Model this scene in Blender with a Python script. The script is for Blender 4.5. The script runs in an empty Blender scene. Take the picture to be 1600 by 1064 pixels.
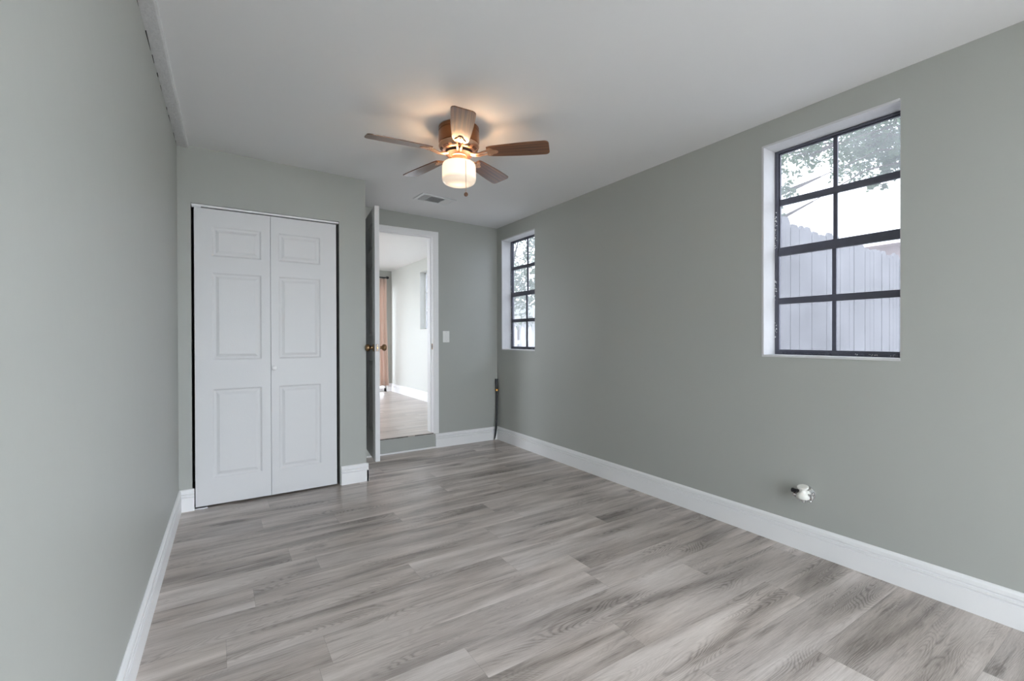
import bpy, bmesh, math, random
from mathutils import Vector, Matrix, noise
random.seed(7)
sc = bpy.context.scene
col = sc.collection

# ------------------------------------------------------------------ camera
H = 1.15
F_PX = 715.5
TH, ROLL, PIT = 0.5741, -0.0025, -0.0047
c, s = math.cos(TH), math.sin(TH)
lat, dep, upv = Vector((c, -s, 0)), Vector((s, c, 0)), Vector((0, 0, 1))
d2 = math.cos(PIT)*dep + math.sin(PIT)*upv
u2 = -math.sin(PIT)*dep + math.cos(PIT)*upv
Rv = lat*math.cos(ROLL) + u2*math.sin(ROLL)
Uv = u2*math.cos(ROLL) - lat*math.sin(ROLL)
cd = bpy.data.cameras.new('camera'); cam = bpy.data.objects.new('camera', cd); col.objects.link(cam)
cd.sensor_width = 36; cd.lens = 36*F_PX/1600; cd.shift_y = -0.000625
cd.clip_start = 0.02; cd.clip_end = 200
m = Matrix.Identity(4)
for i in range(3):
    m[i][0], m[i][1], m[i][2] = Rv[i], Uv[i], -d2[i]
m[2][3] = H
cam.matrix_world = m
sc.camera = cam

# ------------------------------------------------------------------ world, exposure
W_STR = 7.0
SKY = (0.885, 0.945, 1.03)
w = bpy.data.worlds.new('sky'); sc.world = w; w.use_nodes = True
bg = w.node_tree.nodes['Background']
bg.inputs[0].default_value = (*SKY, 1); bg.inputs[1].default_value = W_STR
sc.view_settings.view_transform = 'Standard'; sc.view_settings.look = 'None'
sc.view_settings.gamma = 1; sc.view_settings.use_curve_mapping = False
sc.view_settings.exposure = 1.05
sc.cycles.max_bounces = 14; sc.cycles.diffuse_bounces = 10
sc.cycles.transparent_max_bounces = 24
sc.cycles.use_denoising = True

def portal(name, loc, direction, sx, sy):
    l = bpy.data.lights.new(name, 'AREA'); l.shape = 'RECTANGLE'; l.size = sx; l.size_y = sy
    l.cycles.is_portal = True
    o = bpy.data.objects.new(name, l); col.objects.link(o); o.location = loc
    o.rotation_euler = Vector(direction).to_track_quat('-Z', 'Z').to_euler()
    return o
LAMP_E = .56
BULB_W = 3.9

# ------------------------------------------------------------------ measured room
def XRW(y): return 2.6449 + 0.0085*y          # right wall face
def XLW(y): return -0.2887 + 0.021*y          # left wall face
def ZC(x, y=0): return 2.4278 - 0.0183*x + 0.0018*y
YF, YC = 4.458, 3.733
YB = -2.4                                      # back wall, behind the camera
NZ = 0.16                                      # raised floor of the next room
BT = 0.015

# ------------------------------------------------------------------ materials
def S(r, g, b):
    f = lambda v: (v/255/12.92) if v/255 <= .04045 else ((v/255+.055)/1.055)**2.4
    return (f(r), f(g), f(b), 1)
def new_mat(name):
    m = bpy.data.materials.new(name); m.use_nodes = True
    nt = m.node_tree; p = nt.nodes['Principled BSDF']; return m, nt, p
def mat(name, colr, rough=.5, metal=0, var=.06, vs=6., bump=.0, bs=40., spec=.5, coat=0):
    m, nt, p = new_mat(name)
    tc = nt.nodes.new('ShaderNodeTexCoord')
    n = nt.nodes.new('ShaderNodeTexNoise'); n.inputs['Scale'].default_value = vs; n.inputs['Detail'].default_value = 4
    nt.links.new(tc.outputs['Object'], n.inputs['Vector'])
    mx = nt.nodes.new('ShaderNodeMix'); mx.data_type = 'RGBA'
    a = [min(1, v*(1-var)) for v in colr[:3]]+[1]; b = [min(1, v*(1+var)) for v in colr[:3]]+[1]
    mx.inputs[6].default_value = a; mx.inputs[7].default_value = b
    nt.links.new(n.outputs['Fac'], mx.inputs[0]); nt.links.new(mx.outputs[2], p.inputs['Base Color'])
    p.inputs['Roughness'].default_value = rough; p.inputs['Metallic'].default_value = metal
    p.inputs['Specular IOR Level'].default_value = spec; p.inputs['Coat Weight'].default_value = coat
    if bump:
        n2 = nt.nodes.new('ShaderNodeTexNoise'); n2.inputs['Scale'].default_value = bs; n2.inputs['Detail'].default_value = 5
        nt.links.new(tc.outputs['Object'], n2.inputs['Vector'])
        bp = nt.nodes.new('ShaderNodeBump'); bp.inputs['Strength'].default_value = bump; bp.inputs['Distance'].default_value = .01
        nt.links.new(n2.outputs['Fac'], bp.inputs['Height']); nt.links.new(bp.outputs[0], p.inputs['Normal'])
    return m
M = {}
M['wall'] = mat('sage_wall_paint', (.405, .415, .390), .42, var=.015, vs=1.5, bump=.10, bs=9, spec=.35)
M['wall2'] = mat('pale_wall_paint', (.62, .63, .60), .6, var=.02, vs=1.5)
M['ceiling'] = mat('ceiling_paint', (.74, .74, .745), .7, var=.015, vs=1.2, bump=.06, bs=7, spec=.2)
M['white'] = mat('white_trim_paint', (.84, .84, .845), .35, var=.01, vs=3, spec=.4)
M['doorw'] = mat('white_door_paint', (.69, .69, .70), .42, var=.01, vs=3, bump=.05, bs=120, spec=.4)
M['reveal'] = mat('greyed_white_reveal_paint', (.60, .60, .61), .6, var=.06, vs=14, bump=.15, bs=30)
M['oldwhite'] = mat('rough_white_paint', (.66, .66, .67), .7, var=.1, vs=30, bump=.6, bs=60)
M['black'] = mat('black_plastic', (.012, .012, .015), .35, var=.1)
M['dark'] = mat('dark_crack', (.03, .03, .03), .9, var=.4, vs=60)
M['frame'] = mat('dark_bronze_window_frame', (.075, .078, .105), .35, var=.25, vs=25, bump=.1, bs=80, spec=.6)
M['bronze'] = mat('aged_bronze', (.30, .19, .10), .28, metal=1, var=.2, vs=30)
M['chrome'] = mat('chrome', (.75, .75, .76), .12, metal=1, var=.05)
M['galv'] = mat('dull_metal', (.6, .6, .62), .35, metal=1, var=.1)
M['fanbody'] = mat('brown_bronze_fan', (.27, .095, .028), .3, metal=.55, var=.15, vs=12, coat=.4)
M['fanlight'] = mat('antique_copper_fan', (.62, .38, .25), .3, metal=.8, var=.1, vs=12)
M['fandark'] = mat('dark_fan_slot', (.05, .02, .012), .5, var=.1)
M['steel'] = mat('scuffed_steel', (.35, .35, .36), .55, metal=.6, var=.5, vs=120)
M['gold'] = mat('gold_guard', (.75, .42, .12), .3, metal=.9, var=.1)
M['pvc'] = mat('white_pvc', (.78, .77, .72), .35, var=.03)
M['switch'] = mat('white_switch_plastic', (.82, .82, .80), .3, var=.01)
M['vent'] = mat('white_vent_metal', (.70, .71, .72), .45, var=.02)
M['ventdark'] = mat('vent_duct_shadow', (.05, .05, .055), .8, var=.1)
M['bark'] = mat('tree_bark', (.12, .10, .085), .9, var=.35, vs=20, bump=.5)
M['soil'] = mat('bounce_lightened_ground', (.42, .41, .38), 1, var=.35, vs=3, bump=.5)  # lightened so the ground bounces more sky light onto the ceiling
M['shed'] = mat('white_siding', (.62, .62, .62), .7, var=.06)
M['pinkhouse'] = mat('faded_pink_stucco', (.36, .29, .28), .9, var=.08)
M['roof'] = mat('grey_shingle', (.25, .23, .23), .9, var=.2, vs=12)
M['strip'] = mat('painted_gap_shade', (.10, .085, .075), .8, var=.4, vs=40)

def wood(name, light, dark, axis=0, rough=.3, coat=.3, scale=9):
    m, nt, p = new_mat(name); N = nt.nodes; L = nt.links
    tc = N.new('ShaderNodeTexCoord'); mp = N.new('ShaderNodeMapping')
    sc_ = [55, 55, 55]; sc_[axis] = 1.5; mp.inputs['Scale'].default_value = sc_
    L.new(tc.outputs['Object'], mp.inputs['Vector'])
    n = N.new('ShaderNodeTexNoise'); n.inputs['Scale'].default_value = 1.6; n.inputs['Detail'].default_value = 6; n.inputs['Distortion'].default_value = .4
    L.new(mp.outputs[0], n.inputs['Vector'])
    r = N.new('ShaderNodeValToRGB'); r.color_ramp.elements[0].position = .35; r.color_ramp.elements[1].position = .68
    r.color_ramp.elements[0].color = (*dark, 1); r.color_ramp.elements[1].color = (*light, 1)
    L.new(n.outputs['Fac'], r.inputs[0]); L.new(r.outputs[0], p.inputs['Base Color'])
    p.inputs['Roughness'].default_value = rough; p.inputs['Coat Weight'].default_value = coat; p.inputs['Coat Roughness'].default_value = .25
    return m
M['blade'] = wood('walnut_fan_blade', (.25, .10, .038), (.085, .032, .014), 0, .30, .7)
M['fencew'] = wood('weathered_white_fence_wood', (.20, .20, .207), (.15, .148, .155), 2, .85, 0)

def floor_mat(name, tone=1.0, contrast=1.0):
    """grey oak vinyl planks running along X, rows stepped along Y"""
    m, nt, p = new_mat(name); N = nt.nodes; L = nt.links
    def math_(op, a, b=None, c_=None):
        n = N.new('ShaderNodeMath'); n.operation = op
        for i, v in enumerate((a, b, c_)):
            if v is None: continue
            if isinstance(v, (int, float)): n.inputs[i].default_value = v
            else: L.new(v, n.inputs[i])
        return n.outputs[0]
    tc = N.new('ShaderNodeTexCoord'); sx = N.new('ShaderNodeSeparateXYZ'); L.new(tc.outputs['Object'], sx.inputs[0])
    X, Y = sx.outputs[0], sx.outputs[1]
    PW, PL = .18, 1.22
    yr = math_('DIVIDE', math_('ADD', Y, -.80+PW*40), PW)
    row = math_('FLOOR', yr); fy = math_('SUBTRACT', yr, row)
    wn = N.new('ShaderNodeTexWhiteNoise'); wn.noise_dimensions = '1D'; L.new(row, wn.inputs['W'])
    xr = math_('ADD', math_('DIVIDE', math_('ADD', X, 40), PL), math_('MULTIPLY', wn.outputs['Value'], 7.3))
    pk = math_('FLOOR', xr); fx = math_('SUBTRACT', xr, pk)
    cid = N.new('ShaderNodeCombineXYZ'); L.new(row, cid.inputs[0]); L.new(pk, cid.inputs[1])
    wn2 = N.new('ShaderNodeTexWhiteNoise'); wn2.noise_dimensions = '3D'; L.new(cid.outputs[0], wn2.inputs['Vector'])
    sp = N.new('ShaderNodeSeparateColor'); L.new(wn2.outputs['Color'], sp.inputs[0])
    r1, r2, r3 = sp.outputs[0], sp.outputs[1], sp.outputs[2]
    # per-plank shifted coordinates
    def vec(kx, ky, off):
        v = N.new('ShaderNodeCombineXYZ')
        L.new(math_('ADD', math_('MULTIPLY', X, kx), math_('MULTIPLY', r1, off)), v.inputs[0])
        L.new(math_('ADD', math_('MULTIPLY', Y, ky), math_('MULTIPLY', r2, off)), v.inputs[1])
        L.new(math_('MULTIPLY', r3, off), v.inputs[2]); return v.outputs[0]
    def noi(v, sc_, det=3, dist=0, rough=.5):
        n = N.new('ShaderNodeTexNoise'); n.inputs['Scale'].default_value = sc_; n.inputs['Detail'].default_value = det
        n.inputs['Distortion'].default_value = dist; n.inputs['Roughness'].default_value = rough; L.new(v, n.inputs['Vector']); return n.outputs['Fac']
    broad = noi(vec(1.0, 8.0, 37), 1.3, 2, .5)              # long soft bands of tone
    fine = noi(vec(7.0, 300.0, 51), 1.6, 7, .25, .74)          # fine grain
    # cathedral rings: contour lines of a stretched smooth noise
    fld = noi(vec(1.0, 5.5, 23), 1.35, 1.0, .35)
    ringsrc = math_('MULTIPLY', fld, 110)
    wob = math_('MULTIPLY', noi(vec(6, 40, 11), 1.5, 3), 2.6)
    ring = math_('SINE', math_('MULTIPLY', math_('ADD', ringsrc, wob), 3.0))
    ring = math_('POWER', math_('MULTIPLY', math_('ADD', ring, 1), .5), 2.2)
    ringmask = N.new('ShaderNodeMapRange'); ringmask.inputs['From Min'].default_value = .45; ringmask.inputs['From Max'].default_value = .68
    L.new(noi(vec(1.2, 5.5, 71), 1.5, 1.5), ringmask.inputs['Value'])
    # knots
    vo = N.new('ShaderNodeTexVoronoi'); vo.inputs['Scale'].default_value = 1.0; vo.inputs['Randomness'].default_value = 1
    L.new(vec(1.3, 3.6, 19), vo.inputs['Vector'])
    kn = N.new('ShaderNodeMapRange'); kn.inputs['From Min'].default_value = .14; kn.inputs['From Max'].default_value = .0
    L.new(math_('ADD', vo.outputs['Distance'], math_('MULTIPLY', math_('SUBTRACT', noi(vec(9, 22, 5), 2, 3), .5), .22)), kn.inputs['Value'])
    # value
    v = math_('ADD', .5, math_('MULTIPLY', math_('SUBTRACT', broad, .5), 1.35*contrast))
    v = math_('ADD', v, math_('MULTIPLY', math_('SUBTRACT', r1, .5), .22*contrast))
    v = math_('ADD', v, math_('MULTIPLY', math_('SUBTRACT', fine, .5), 1.1*contrast))
    v = math_('SUBTRACT', v, math_('MULTIPLY', math_('MULTIPLY', ring, ringmask.outputs[0]), .24*contrast))
    v = math_('SUBTRACT', v, math_('MULTIPLY', ringmask.outputs[0], .08*contrast))
    v = math_('SUBTRACT', v, math_('MULTIPLY', kn.outputs[0], .45*contrast))
    st = N.new('ShaderNodeMapRange'); st.inputs['From Min'].default_value = .56; st.inputs['From Max'].default_value = .72
    L.new(noi(vec(2.2, 42.0, 91), 1.5, 4, .6, .6), st.inputs['Value'])
    v = math_('SUBTRACT', v, math_('MULTIPLY', st.outputs[0], .26*contrast))
    v = math_('ADD', v, .035)
    cr = N.new('ShaderNodeValToRGB'); e = cr.color_ramp.elements
    e[0].position = .0; e[0].color = (.150*tone, .128*tone, .114*tone, 1)
    e[1].position = 1.; e[1].color = (.66*tone, .61*tone, .57*tone, 1)
    e2 = cr.color_ramp.elements.new(.45); e2.color = (.40*tone, .355*tone, .322*tone, 1)
    L.new(v, cr.inputs[0])
    # slight warm/cool change between planks
    tint = N.new('ShaderNodeMix'); tint.data_type = 'RGBA'; tint.blend_type = 'MULTIPLY'; tint.inputs[0].default_value = 1
    tr = N.new('ShaderNodeMix'); tr.data_type = 'RGBA'; tr.inputs[6].default_value = (1.03, .985, .95, 1); tr.inputs[7].default_value = (.98, .99, 1.02, 1)
    L.new(noi(vec(.8, 3, 13), 1.1, 1), tr.inputs[0]); L.new(cr.outputs[0], tint.inputs[6]); L.new(tr.outputs[2], tint.inputs[7])
    # seams
    ey = math_('MINIMUM', fy, math_('SUBTRACT', 1, fy)); ex = math_('MINIMUM', fx, math_('SUBTRACT', 1, fx))
    seam = math_('MINIMUM', math_('MULTIPLY', ey, PW), math_('MULTIPLY', ex, PL))
    sm = N.new('ShaderNodeMapRange'); sm.inputs['From Min'].default_value = .0; sm.inputs['From Max'].default_value = .0014
    sm.inputs['To Min'].default_value = .72; sm.inputs['To Max'].default_value = 1; L.new(seam, sm.inputs['Value'])
    fin = N.new('ShaderNodeMix'); fin.data_type = 'RGBA'; fin.blend_type = 'MULTIPLY'; fin.inputs[0].default_value = 1
    L.new(tint.outputs[2], fin.inputs[6]); L.new(sm.outputs[0], fin.inputs[7])
    L.new(fin.outputs[2], p.inputs['Base Color'])
    rg = N.new('ShaderNodeMapRange'); rg.inputs['To Min'].default_value = .24; rg.inputs['To Max'].default_value = .38
    L.new(fine, rg.inputs['Value']); L.new(rg.outputs[0], p.inputs['Roughness'])
    p.inputs['Specular IOR Level'].default_value = .5
    bp = N.new('ShaderNodeBump'); bp.inputs['Strength'].default_value = .12; bp.inputs['Distance'].default_value = .002
    L.new(math_('ADD', fine, math_('MULTIPLY', sm.outputs[0], 1)), bp.inputs['Height']); L.new(bp.outputs[0], p.inputs['Normal'])
    return m
M['floor'] = floor_mat('grey_oak_vinyl_planks', 1.1, 1.08)
M['floor2'] = floor_mat('pale_oak_vinyl_planks', 1.12, .6)

def glass_mat(name, tint, d0, d1):
    m, nt, p = new_mat(name); N = nt.nodes; L = nt.links; out = N['Material Output']
    N.remove(p)
    tr = N.new('ShaderNodeBsdfTransparent'); tr.inputs[0].default_value = tint
    tl = N.new('ShaderNodeBsdfTranslucent'); tl.inputs[0].default_value = (.85, .86, .92, 1)
    gl = N.new('ShaderNodeBsdfGlossy'); gl.inputs['Roughness'].default_value = .03
    n = N.new('ShaderNodeTexNoise'); n.inputs['Scale'].default_value = 5; n.inputs['Detail'].default_value = 5
    tc = N.new('ShaderNodeTexCoord'); L.new(tc.outputs['Object'], n.inputs['Vector'])
    mr = N.new('ShaderNodeMapRange'); mr.inputs['From Min'].default_value = .3; mr.inputs['From Max'].default_value = .75
    mr.inputs['To Min'].default_value = d0; mr.inputs['To Max'].default_value = d1
    L.new(n.outputs['Fac'], mr.inputs['Value'])
    mx = N.new('ShaderNodeMixShader'); L.new(mr.outputs[0], mx.inputs[0]); L.new(tr.outputs[0], mx.inputs[1]); L.new(tl.outputs[0], mx.inputs[2])
    lw = N.new('ShaderNodeLayerWeight'); lw.inputs[0].default_value = .5; pw = N.new('ShaderNodeMath'); pw.operation = 'POWER'; L.new(lw.outputs['Facing'], pw.inputs[0]); pw.inputs[1].default_value = 5
    fr = N.new('ShaderNodeMath'); fr.operation = 'MULTIPLY_ADD'; L.new(pw.outputs[0], fr.inputs[0]); fr.inputs[1].default_value = .5; fr.inputs[2].default_value = .02
    m2 = N.new('ShaderNodeMixShader'); L.new(fr.outputs[0], m2.inputs[0]); L.new(mx.outputs[0], m2.inputs[1]); L.new(gl.outputs[0], m2.inputs[2])
    L.new(m2.outputs[0], out.inputs[0]); return m
M['glass'] = glass_mat('dusty_hazed_dimming_glass', (.47, .475, .49, 1), .035, .07)  # tint added to dim outdoors; dusty translucency also imitates glare haze
M['semi'] = glass_mat('lightly_dimming_door_glass', (.68, .69, .70, 1), .0, .02)  # tint added to hold back daylight through this door
M['clear'] = glass_mat('clear_window_glass', (.98, .99, .99, 1), .0, .01)

def leaf_mat(name, a, b):
    m, nt, p = new_mat(name); N = nt.nodes; L = nt.links; out = N['Material Output']
    tc = N.new('ShaderNodeTexCoord'); n = N.new('ShaderNodeTexNoise'); n.inputs['Scale'].default_value = 3
    L.new(tc.outputs['Object'], n.inputs['Vector'])
    mx = N.new('ShaderNodeMix'); mx.data_type = 'RGBA'; mx.inputs[6].default_value = (*a, 1); mx.inputs[7].default_value = (*b, 1)
    L.new(n.outputs['Fac'], mx.inputs[0]); L.new(mx.outputs[2], p.inputs['Base Color']); p.inputs['Roughness'].default_value = .6
    tl = N.new('ShaderNodeBsdfTranslucent'); L.new(mx.outputs[2], tl.inputs[0])
    ms = N.new('ShaderNodeMixShader'); ms.inputs[0].default_value = .35
    L.new(p.outputs[0], ms.inputs[1]); L.new(tl.outputs[0], ms.inputs[2]); L.new(ms.outputs[0], out.inputs[0]); return m
M['leaf'] = leaf_mat('tree_leaves', (.095, .15, .095), (.17, .25, .12))
M['leaf2'] = leaf_mat('pale_tree_leaves', (.17, .22, .16), (.26, .30, .22))

def fabric_mat():
    m, nt, p = new_mat('peach_curtain_fabric'); N = nt.nodes; L = nt.links; out = N['Material Output']
    tl = N.new('ShaderNodeBsdfTranslucent'); tl.inputs[0].default_value = (.75, .62, .54, 1)
    p.inputs['Base Color'].default_value = (.72, .58, .51, 1); p.inputs['Roughness'].default_value = .9
    ms = N.new('ShaderNodeMixShader'); ms.inputs[0].default_value = .35
    L.new(p.outputs[0], ms.inputs[1]); L.new(tl.outputs[0], ms.inputs[2]); L.new(ms.outputs[0], out.inputs[0])
    return m
M['curtain'] = fabric_mat()

def shade_mat():
    m, nt, p = new_mat('lit_opal_glass'); N = nt.nodes; L = nt.links; out = N['Material Output']
    tc = N.new('ShaderNodeTexCoord'); sx = N.new('ShaderNodeSeparateXYZ'); L.new(tc.outputs['Object'], sx.inputs[0])
    ln = N.new('ShaderNodeVectorMath'); ln.operation = 'LENGTH'
    cb = N.new('ShaderNodeCombineXYZ'); L.new(sx.outputs[0], cb.inputs[0]); L.new(sx.outputs[1], cb.inputs[1]); L.new(cb.outputs[0], ln.inputs[0])
    # the opal glass glows evenly on its wall, weaker in the thick lower rim, strongest under the bulb
    r = N.new('ShaderNodeValToRGB'); L.new(sx.outputs[2], r.inputs[0])
    mr = N.new('ShaderNodeMapRange'); mr.inputs['From Min'].default_value = -.062; mr.inputs['From Max'].default_value = .07; L.new(sx.outputs[2], mr.inputs['Value']); L.new(mr.outputs[0], r.inputs[0])
    e = r.color_ramp.elements; e[0].position = 0; e[0].color = (.45, .45, .45, 1); e[1].position = .34; e[1].color = (1, 1, 1, 1)
    k = e = r.color_ramp.elements.new(.20); k.color = (.42, .42, .42, 1)
    r2 = N.new('ShaderNodeMapRange'); r2.inputs['From Min'].default_value = .075; r2.inputs['From Max'].default_value = .0; r2.inputs['To Min'].default_value = 0; r2.inputs['To Max'].default_value = 1
    L.new(ln.outputs['Value'], r2.inputs['Value'])
    lo = N.new('ShaderNodeMath'); lo.operation = 'LESS_THAN'; L.new(sx.outputs[2], lo.inputs[0]); lo.inputs[1].default_value = -.045
    mu = N.new('ShaderNodeMath'); mu.operation = 'MULTIPLY'; L.new(lo.outputs[0], mu.inputs[0]); L.new(r2.outputs[0], mu.inputs[1])
    ad = N.new('ShaderNodeMath'); ad.operation = 'ADD'; L.new(r.outputs[0], ad.inputs[0]); L.new(mu.outputs[0], ad.inputs[1])
    st = N.new('ShaderNodeMath'); st.operation = 'MULTIPLY'; L.new(ad.outputs[0], st.inputs[0]); st.inputs[1].default_value = LAMP_E
    em = N.new('ShaderNodeEmission'); em.inputs[0].default_value = (1, .74, .50, 1); L.new(st.outputs[0], em.inputs[1])
    p.inputs['Base Color'].default_value = (.8, .75, .68, 1); p.inputs['Roughness'].default_value = .2
    a = N.new('ShaderNodeAddShader'); L.new(em.outputs[0], a.inputs[0]); L.new(p.outputs[0], a.inputs[1]); L.new(a.outputs[0], out.inputs[0])
    return m
M['shade'] = shade_mat()

# ------------------------------------------------------------------ helpers
def link(name, bm, material, parent=None, smooth=False, loc=None, angle=None):
    bmesh.ops.recalc_face_normals(bm, faces=bm.faces)
    me = bpy.data.meshes.new(name); bm.to_mesh(me); bm.free()
    mats = material if isinstance(material, (list, tuple)) else [material]
    for x in mats: me.materials.append(x)
    o = bpy.data.objects.new(name, me); col.objects.link(o)
    if smooth:
        for f in me.polygons: f.use_smooth = True
        if angle: me.set_sharp_from_angle(angle=math.radians(angle))
    if loc: o.location = loc
    if parent: o.parent = parent
    return o
def empty(name, loc=(0, 0, 0), rz=0):
    o = bpy.data.objects.new(name, None); col.objects.link(o); o.location = loc; o.rotation_euler = (0, 0, rz)
    o.empty_display_size = .05; return o
def tag(o, label, cat, group=None, kind=None):
    o['label'] = label; o['category'] = cat
    if group: o['group'] = group
    if kind: o['kind'] = kind
    return o
def struct(o, label, cat):
    return tag(o, label, cat, kind='structure')
def box(bm, x0, x1, y0, y1, z0, z1, mtx=None, mi=0):
    vs = [bm.verts.new((x, y, z)) for x in (x0, x1) for y in (y0, y1) for z in (z0, z1)]
    for a in ((0, 1, 3, 2), (4, 6, 7, 5), (0, 4, 5, 1), (2, 3, 7, 6), (0, 2, 6, 4), (1, 5, 7, 3)):
        f = bm.faces.new([vs[i] for i in a]); f.material_index = mi
    if mtx is not None: bmesh.ops.transform(bm, matrix=mtx, verts=vs)
    return vs
def lathe(bm, prof, n=32, mtx=None):
    rings = []
    for r, z in prof:
        if r < 1e-6: rings.append([bm.verts.new((0, 0, z))])
        else: rings.append([bm.verts.new((r*math.cos(2*math.pi*i/n), r*math.sin(2*math.pi*i/n), z)) for i in range(n)])
    for a, b in zip(rings, rings[1:]):
        for i in range(n):
            j = (i+1) % n
            if len(a) == 1 and len(b) == 1: continue
            if len(a) == 1: bm.faces.new((a[0], b[i], b[j]))
            elif len(b) == 1: bm.faces.new((a[i], a[j], b[0]))
            else: bm.faces.new((a[i], a[j], b[j], b[i]))
    vs = [v for r in rings for v in r]
    if mtx is not None: bmesh.ops.transform(bm, matrix=mtx, verts=vs)
    return vs
def tube(bm, pts, rads, n=10, caps=True, flat=1.0):
    rings = []; P = [Vector(p) for p in pts]
    if isinstance(rads, (int, float)): rads = [rads]*len(P)
    for i, p in enumerate(P):
        t = (P[min(i+1, len(P)-1)]-P[max(i-1, 0)]).normalized()
        a = t.cross(Vector((0, 0, 1)) if abs(t.z) < .9 else Vector((1, 0, 0))).normalized(); b = t.cross(a)
        rings.append([bm.verts.new(p+(a*math.cos(2*math.pi*k/n)+b*math.sin(2*math.pi*k/n)*flat)*rads[i]) for k in range(n)])
    for a, b in zip(rings, rings[1:]):
        for k in range(n): bm.faces.new((a[k], a[(k+1) % n], b[(k+1) % n], b[k]))
    if caps: bm.faces.new(rings[0][::-1]); bm.faces.new(rings[-1])
def prism(bm, prof, A, B, nrm):
    """extrude a closed profile [(out, z)] from A to B; 'out' along nrm"""
    A, B, nrm = Vector(A), Vector(B), Vector(nrm).normalized()
    ra = [bm.verts.new(A+nrm*o+Vector((0, 0, z))) for o, z in prof]
    rb = [bm.verts.new(B+nrm*o+Vector((0, 0, z))) for o, z in prof]
    n = len(prof)
    for i in range(n): bm.faces.new((ra[i], ra[(i+1) % n], rb[(i+1) % n], rb[i]))
    bm.faces.new(ra[::-1]); bm.faces.new(rb)
def bevel(o, wd=.002, seg=2):
    md = o.modifiers.new('bevel', 'BEVEL'); md.width = wd; md.segments = seg; md.limit_method = 'ANGLE'; return o
ROT = lambda ax, deg: Matrix.Rotation(math.radians(deg), 4, ax)
T = lambda *v: Matrix.Translation(Vector(v))

def wall(name, P, Q, nrm, thick, z0, z1, holes, material, label, cat='wall'):
    """wall from P to Q (xy of the room-side face); nrm points outwards (away from the room).
    holes: (d0, d1, za, zb) distances measured from P"""
    P, Q, nrm = Vector((*P, 0)), Vector((*Q, 0)), Vector((*nrm, 0)).normalized()
    Ln = (Q-P).length; t = (Q-P).normalized()
    ds = sorted({0, Ln, *[h[0] for h in holes], *[h[1] for h in holes]})
    zs = sorted({z0, z1, *[max(z0, h[2]) for h in holes], *[min(z1, h[3]) for h in holes]})
    def filled(i, j):
        if i < 0 or j < 0 or i >= len(ds)-1 or j >= len(zs)-1: return False
        d, z = (ds[i]+ds[i+1])/2, (zs[j]+zs[j+1])/2
        return not any(h[0] < d < h[1] and h[2] < z < h[3] for h in holes)
    bm = bmesh.new(); cache = {}
    def V(i, j, k):
        if (i, j, k) not in cache: cache[(i, j, k)] = bm.verts.new(P+t*ds[i]+nrm*(thick*k)+Vector((0, 0, zs[j])))
        return cache[(i, j, k)]
    for i in range(len(ds)-1):
        for j in range(len(zs)-1):
            if not filled(i, j): continue
            for k in (0, 1): bm.faces.new((V(i, j, k), V(i+1, j, k), V(i+1, j+1, k), V(i, j+1, k)))
            if not filled(i-1, j): bm.faces.new((V(i, j, 0), V(i, j+1, 0), V(i, j+1, 1), V(i, j, 1)))
            if not filled(i+1, j): bm.faces.new((V(i+1, j, 0), V(i+1, j+1, 0), V(i+1, j+1, 1), V(i+1, j, 1)))
            if not filled(i, j-1): bm.faces.new((V(i, j, 0), V(i+1, j, 0), V(i+1, j, 1), V(i, j, 1)))
            if not filled(i, j+1): bm.faces.new((V(i, j+1, 0), V(i+1, j+1, 0), V(i+1, j+1, 1), V(i, j+1, 1)))
    return struct(link(name, bm, material), label, cat)

# ------------------------------------------------------------------ room shell
bm = bmesh.new(); box(bm, -.5, 2.95, YB-.15, YF+.02, -.12, 0)
struct(link('floor', bm, M['floor']), 'grey oak vinyl plank floor of the empty room', 'floor')
bm = bmesh.new()
vs = []
for x in (-.5, 2.95):
    for y in (YB-.15, YF+.06):
        for dz in (0, .12): vs.append(bm.verts.new((x, y, ZC(x, y)+dz)))
for a in ((0, 1, 3, 2), (4, 6, 7, 5), (0, 4, 5, 1), (2, 3, 7, 6), (0, 2, 6, 4), (1, 5, 7, 3)): bm.faces.new([vs[i] for i in a])
struct(link('ceiling', bm, M['ceiling']), 'smooth white ceiling above the fan', 'ceiling')

W1 = (.800, 1.442, 1.037, 2.250)               # y0, y1, z0, z1 of the near window opening
W2 = (3.718, 4.360, 1.013, 2.240)
y0w = YB-.1
SY0, SY1 = -2.3, -.45                        # patio door added in the right wall behind the camera for light
k = math.hypot(1, .0085)
wall('wall_right', (XRW(y0w), y0w), (XRW(YF+.12), YF+.12), (1, -.0085), .16, -.1, 2.56,
     [((W1[0]-y0w)*k, (W1[1]-y0w)*k, W1[2], W1[3]), ((W2[0]-y0w)*k, (W2[1]-y0w)*k, W2[2], W2[3]), ((SY0-y0w)*k, (SY1-y0w)*k, 0, 2.1)],
     M['wall'], 'long sage green wall on the right holding both windows')
wall('wall_left', (XLW(y0w), y0w), (XLW(YF), YF), (-1, .021), .12, -.1, 2.56, [], M['wall'], 'sage green wall along the left edge')
DX0, DX1 = 1.120, 1.917                        # rough doorway
wall('wall_far', (-.35, YF), (XRW(YF)+.10, YF), (0, 1), .127, -.1, 2.56, [(DX0+.35, DX1+.35, NZ-.012, 2.235)],
     M['wall'], 'far sage green wall with the doorway and light switch')
CX0, CX1, CZ = -.137, .811, 2.058
wall('wall_closet', (XLW(YC)-.05, YC), (1.015, YC), (0, 1), .10, -.02, 2.56, [(CX0-XLW(YC)+.05, CX1-XLW(YC)+.05, -.05, CZ)],
     M['wall'], 'sage green closet wall around the white bifold doors')
wall('wall_closet_side', (1.015, YC+.099), (1.015, YF+.01), (-1, 0), .10, -.02, 2.56, [], M['wall'], 'short side wall of the closet beside the open door')
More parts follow.
